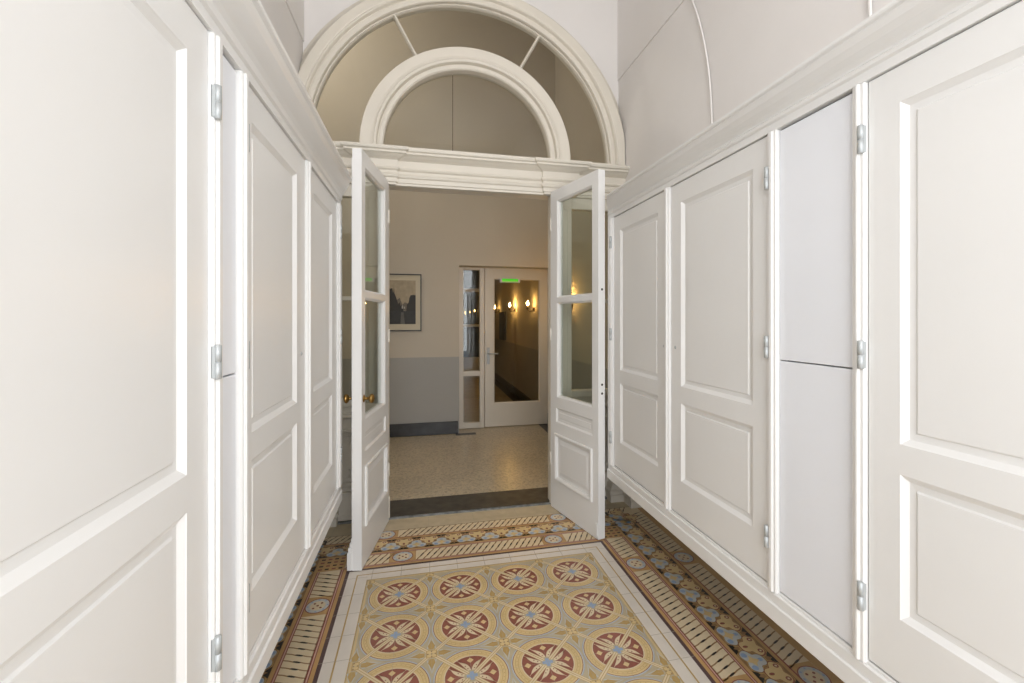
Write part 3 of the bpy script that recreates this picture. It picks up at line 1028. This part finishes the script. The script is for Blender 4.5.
# hall screen: sidelight and glazed door
YD = 5.70
s1 = thing('window_4', (.56, YD, .005), 'narrow sidelight beside the glass door at the far end of the hall', 'window', kind='structure')
m = MB()
for a in ((.408, .474, .005, 2.04), (.676, .735, .005, 2.04)): m.bbox(a[0], a[1], YD, YD + .08, a[2], a[3], .004)
for a in ((1.980, 2.04), (.655, .718), (.005, .075)): m.bbox(.470, .680, YD + .004, YD + .076, a[0], a[1], .004)
m.build('frame', 'hall_trim' if 'hall_trim' in M else 'trim', s1)
for a in ((.07, .66), (.71, 1.985)):
    m = MB(); m.box(.470, .680, YD + .035, YD + .04, a[0], a[1]); m.build('pane', 'glass', s1)
m = MB(); m.bbox(.735, 1.60, YD, YD + .08, 2.024, 2.06, .004); m.bbox(1.562, 1.60, YD, YD + .08, .14, 2.03, .004)
m.build('trim_12', 'trim', kind='structure', label='cream door casing around the far glass door', cat='door frame')
d3 = thing('door_3', (1.09, YD, .008), 'cream framed glass door at the end of the hall under the green exit sign', 'door', kind='structure')
m = MB(); T = lambda u, v, n: (.742 + u, YD + .012 - n, .010 + v)
slab(m, T, .816, 2.010, .045, [], [(.112, .712, .290, 1.868)])
m.build('door_leaf', 'trim', d3)
m = MB(); m.box(.742 + .118, .742 + .706, YD + .032, YD + .037, .305, 1.872); m.build('pane', 'glass', d3)
m = MB(); m.bbox(.768, .800, YD - .002, YD + .013, .800, 1.010, .003); m.build('handle_plate', 'steel', d3)
m = MB(); m.tube([(.784, YD, .935), (.784, YD - .045, .935), (.792, YD - .052, .935), (.90, YD - .052, .935)], .009); m.build('door_handle', 'steel', d3)
m = MB(); m.lathe((.784, YD + .001, .865), (.784, YD - .010, .865), [(0, .012), (1, .010)], 14); m.build('lock_cylinder', 'steel', d3)
# exit sign
sg_ = thing('exit_sign', (1.058, YD - .012, 1.829), 'small green and white exit sign at the top of the far glass door', 'sign')
mw = mat('sign_white', (222, 218, 224), 0.4)
m = MB(); m.bbox(.928, 1.188, YD - .016, YD + .010, 1.829, 1.878, .002); m.build('sign_plate', mw, sg_)
m = MB(); m.box(.956, 1.162, YD - .0185, YD - .0150, 1.850, 1.876); m.build('green_field', emit_mat('sign_green', (66, 200, 30), .5), sg_)
m = MB(); m.box(.956, 1.162, YD - .0185, YD - .0150, 1.833, 1.850); m.build('pale_lower_strip', emit_mat('sign_pale_green', (150, 205, 100), .25), sg_)

# framed photograph
pf_ = thing('framed_photograph', (-.27, HB, 1.227), 'black framed monochrome photograph on the far hall wall', 'picture')
PX0, PX1, PZ0, PZ1 = -.52, -.032, 1.227, 1.890
mfr = mat('frame_black', (40, 36, 32), .4); mma = mat('passepartout', (212, 202, 178), .8, var=.02)
m = MB()
fw = .012
for a in ((PX0, PX1, PZ1 - fw, PZ1), (PX0, PX1, PZ0, PZ0 + fw), (PX0, PX0 + fw, PZ0 + fw, PZ1 - fw), (PX1 - fw, PX1, PZ0 + fw, PZ1 - fw)):
    m.bbox(a[0], a[1], HB - .024, HB - .001, a[2], a[3], .002)
m.build('frame', mfr, pf_)
m = MB(); m.box(PX0 + fw, PX1 - fw, HB - .014, HB - .002, PZ0 + fw, PZ1 - fw); m.build('mat_board', mma, pf_)
m = MB(); ix0, ix1, iz0, iz1 = PX0 + .066, PX1 - .066, 1.308, 1.816
W = ix1 - ix0; Hh = iz1 - iz0; yb = HB - .0145
P = lambda u, v, k=0: (ix0 + u * W, yb - .0004 * k, iz0 + v * Hh)
tone = [mat('print_tone_%s' % n, c, .6, var=.12, scale=24) for n, c in (('sky', (176, 162, 136)), ('far', (120, 112, 98)), ('trees', (58, 56, 52)), ('water', (62, 62, 60)), ('shine', (104, 102, 94)), ('house', (188, 186, 178)))]
m.use(tone[0]); m.poly([P(0, .3), P(1, .3), P(1, 1), P(0, 1)])
m.use(tone[3]); m.poly([P(0, 0), P(1, 0), P(1, .31), P(0, .31)])
m.use(tone[4]); m.poly([P(.52, 0, 1), P(.66, 0, 1), P(.62, .27, 1), P(.54, .27, 1)])
m.use(tone[1]); m.poly([P(.3, .31, 1), P(.95, .31, 1), P(.9, .5, 1), P(.78, .46, 1), P(.66, .5, 1), P(.58, .44, 1), P(.5, .6, 1), P(.4, .55, 1)])
m.use(tone[2])
m.poly([P(0, .30, 2), P(.62, .30, 2), P(.58, .44, 2), P(.52, .42, 2), P(.50, .5, 2), P(.45, .46, 2), P(.38, .62, 2), P(.335, .70, 2), P(.315, .86, 2), P(.295, .70, 2), P(.27, .82, 2), P(.18, .80, 2), P(.1, .9, 2), P(0, .86, 2)])
m.poly([P(.70, .30, 2), P(1, .30, 2), P(1, .66, 2), P(.93, .67, 2), P(.84, .66, 2), P(.80, .60, 2), P(.78, .50, 2), P(.72, .44, 2)])
m.use(tone[5])
m.poly([P(.56, .355, 3), P(.60, .355, 3), P(.60, .41, 3), P(.58, .44, 3), P(.56, .41, 3)]); m.poly([P(.63, .355, 3), P(.66, .355, 3), P(.66, .40, 3), P(.63, .40, 3)])
m.build('print', None, pf_, recalc=False)

# wall sconces with upward candle lamps
mdk = mat('sconce_bronze', (74, 58, 40), .4, metal=.7)
mcream = mat('candle_sleeve', (226, 212, 180), .5)
def sconce(y, z, label, power):
    t = thing('wall_sconce', (1.599, y, z - .12), label, 'wall lamp', 'sconces on the right wall of the hall and corridor')
    m = MB(); m.lathe((1.5995, y, z - .06), (1.580, y, z - .06), [(0, .036), (.4, .036), (.7, .026), (1, .010)], 18); m.build('backplate', mdk, t)
    m = MB(); m.tube([(1.585, y, z - .06), (1.56, y, z - .085), (1.53, y, z - .095), (1.505, y, z - .085), (1.50, y, z - .055)], .006)
    m.lathe((1.50, y, z - .060), (1.50, y, z - .045), [(0, .010), (.5, .024), (1, .026)], 16); m.build('arm', mdk, t)
    m = MB(); m.cyl((1.50, y, z - .046), (1.50, y, z - .005), .011, .010); m.build('candle_sleeve', mcream, t)
    m = MB(); m.lathe((1.50, y, z - .006), (1.50, y, z + .065), [(0, .007), (.15, .015), (.35, .0185), (.6, .014), (.85, .006), (1, .0012)], 16); m.build('bulb', emit_mat('candle_bulb', (255, 196, 112), power * 55), t)
sconce(4.83, 1.58, 'lit sconce on hall wall seen through the right leaf and sidelight', 3.2)
sconce(6.62, 1.575, 'lit sconce just behind the far glass door', 2.0)
sconce(8.09, 1.595, 'brightest lit sconce further down the corridor behind the glass door', 6)
sconce(9.9, 1.60, 'most distant sconce near the dark picture in the corridor', 1.2)
# dark picture on the corridor wall
t = thing('corridor_picture', (1.599, 9.6, 1.0), 'tall dark framed picture on the corridor wall behind the glass door', 'picture')
m = MB(); m.bbox(1.576, 1.599, 9.0, 9.75, .93, 1.52, .003); m.build('frame', mfr, t)
m = MB(); m.box(1.573, 1.577, 9.04, 9.71, .97, 1.48); m.build('print', mat('dark_print', (70, 62, 50), .4, var=.3, scale=5), t)
# street door at the far end of the corridor
t = thing('door_4', (.95, 11.0, .005), 'pale glazed door at the far end of the corridor', 'door', kind='structure')
m = MB()
for a in ((.405, .50, .005, 3.0), (.80, .86, .005, 3.0), (1.50, 1.60, .005, 3.0)): m.bbox(a[0], a[1], 11.0, 11.08, a[2], a[3], .004)
for a in ((.005, .45), (1.18, 1.24), (2.02, 2.10), (2.9, 3.0)): m.bbox(.45, 1.54, 11.004, 11.076, a[0], a[1], .004)
m.build('door_leaf', 'trim', t)
m = MB(); m.box(.45, 1.54, 11.03, 11.035, .4, 2.95); m.build('pane', glass_mat('dim_glass', (.03, .03, .028), 1.0), t)

for o in bpy.data.objects:
    if '_org' in o: del o['_org']
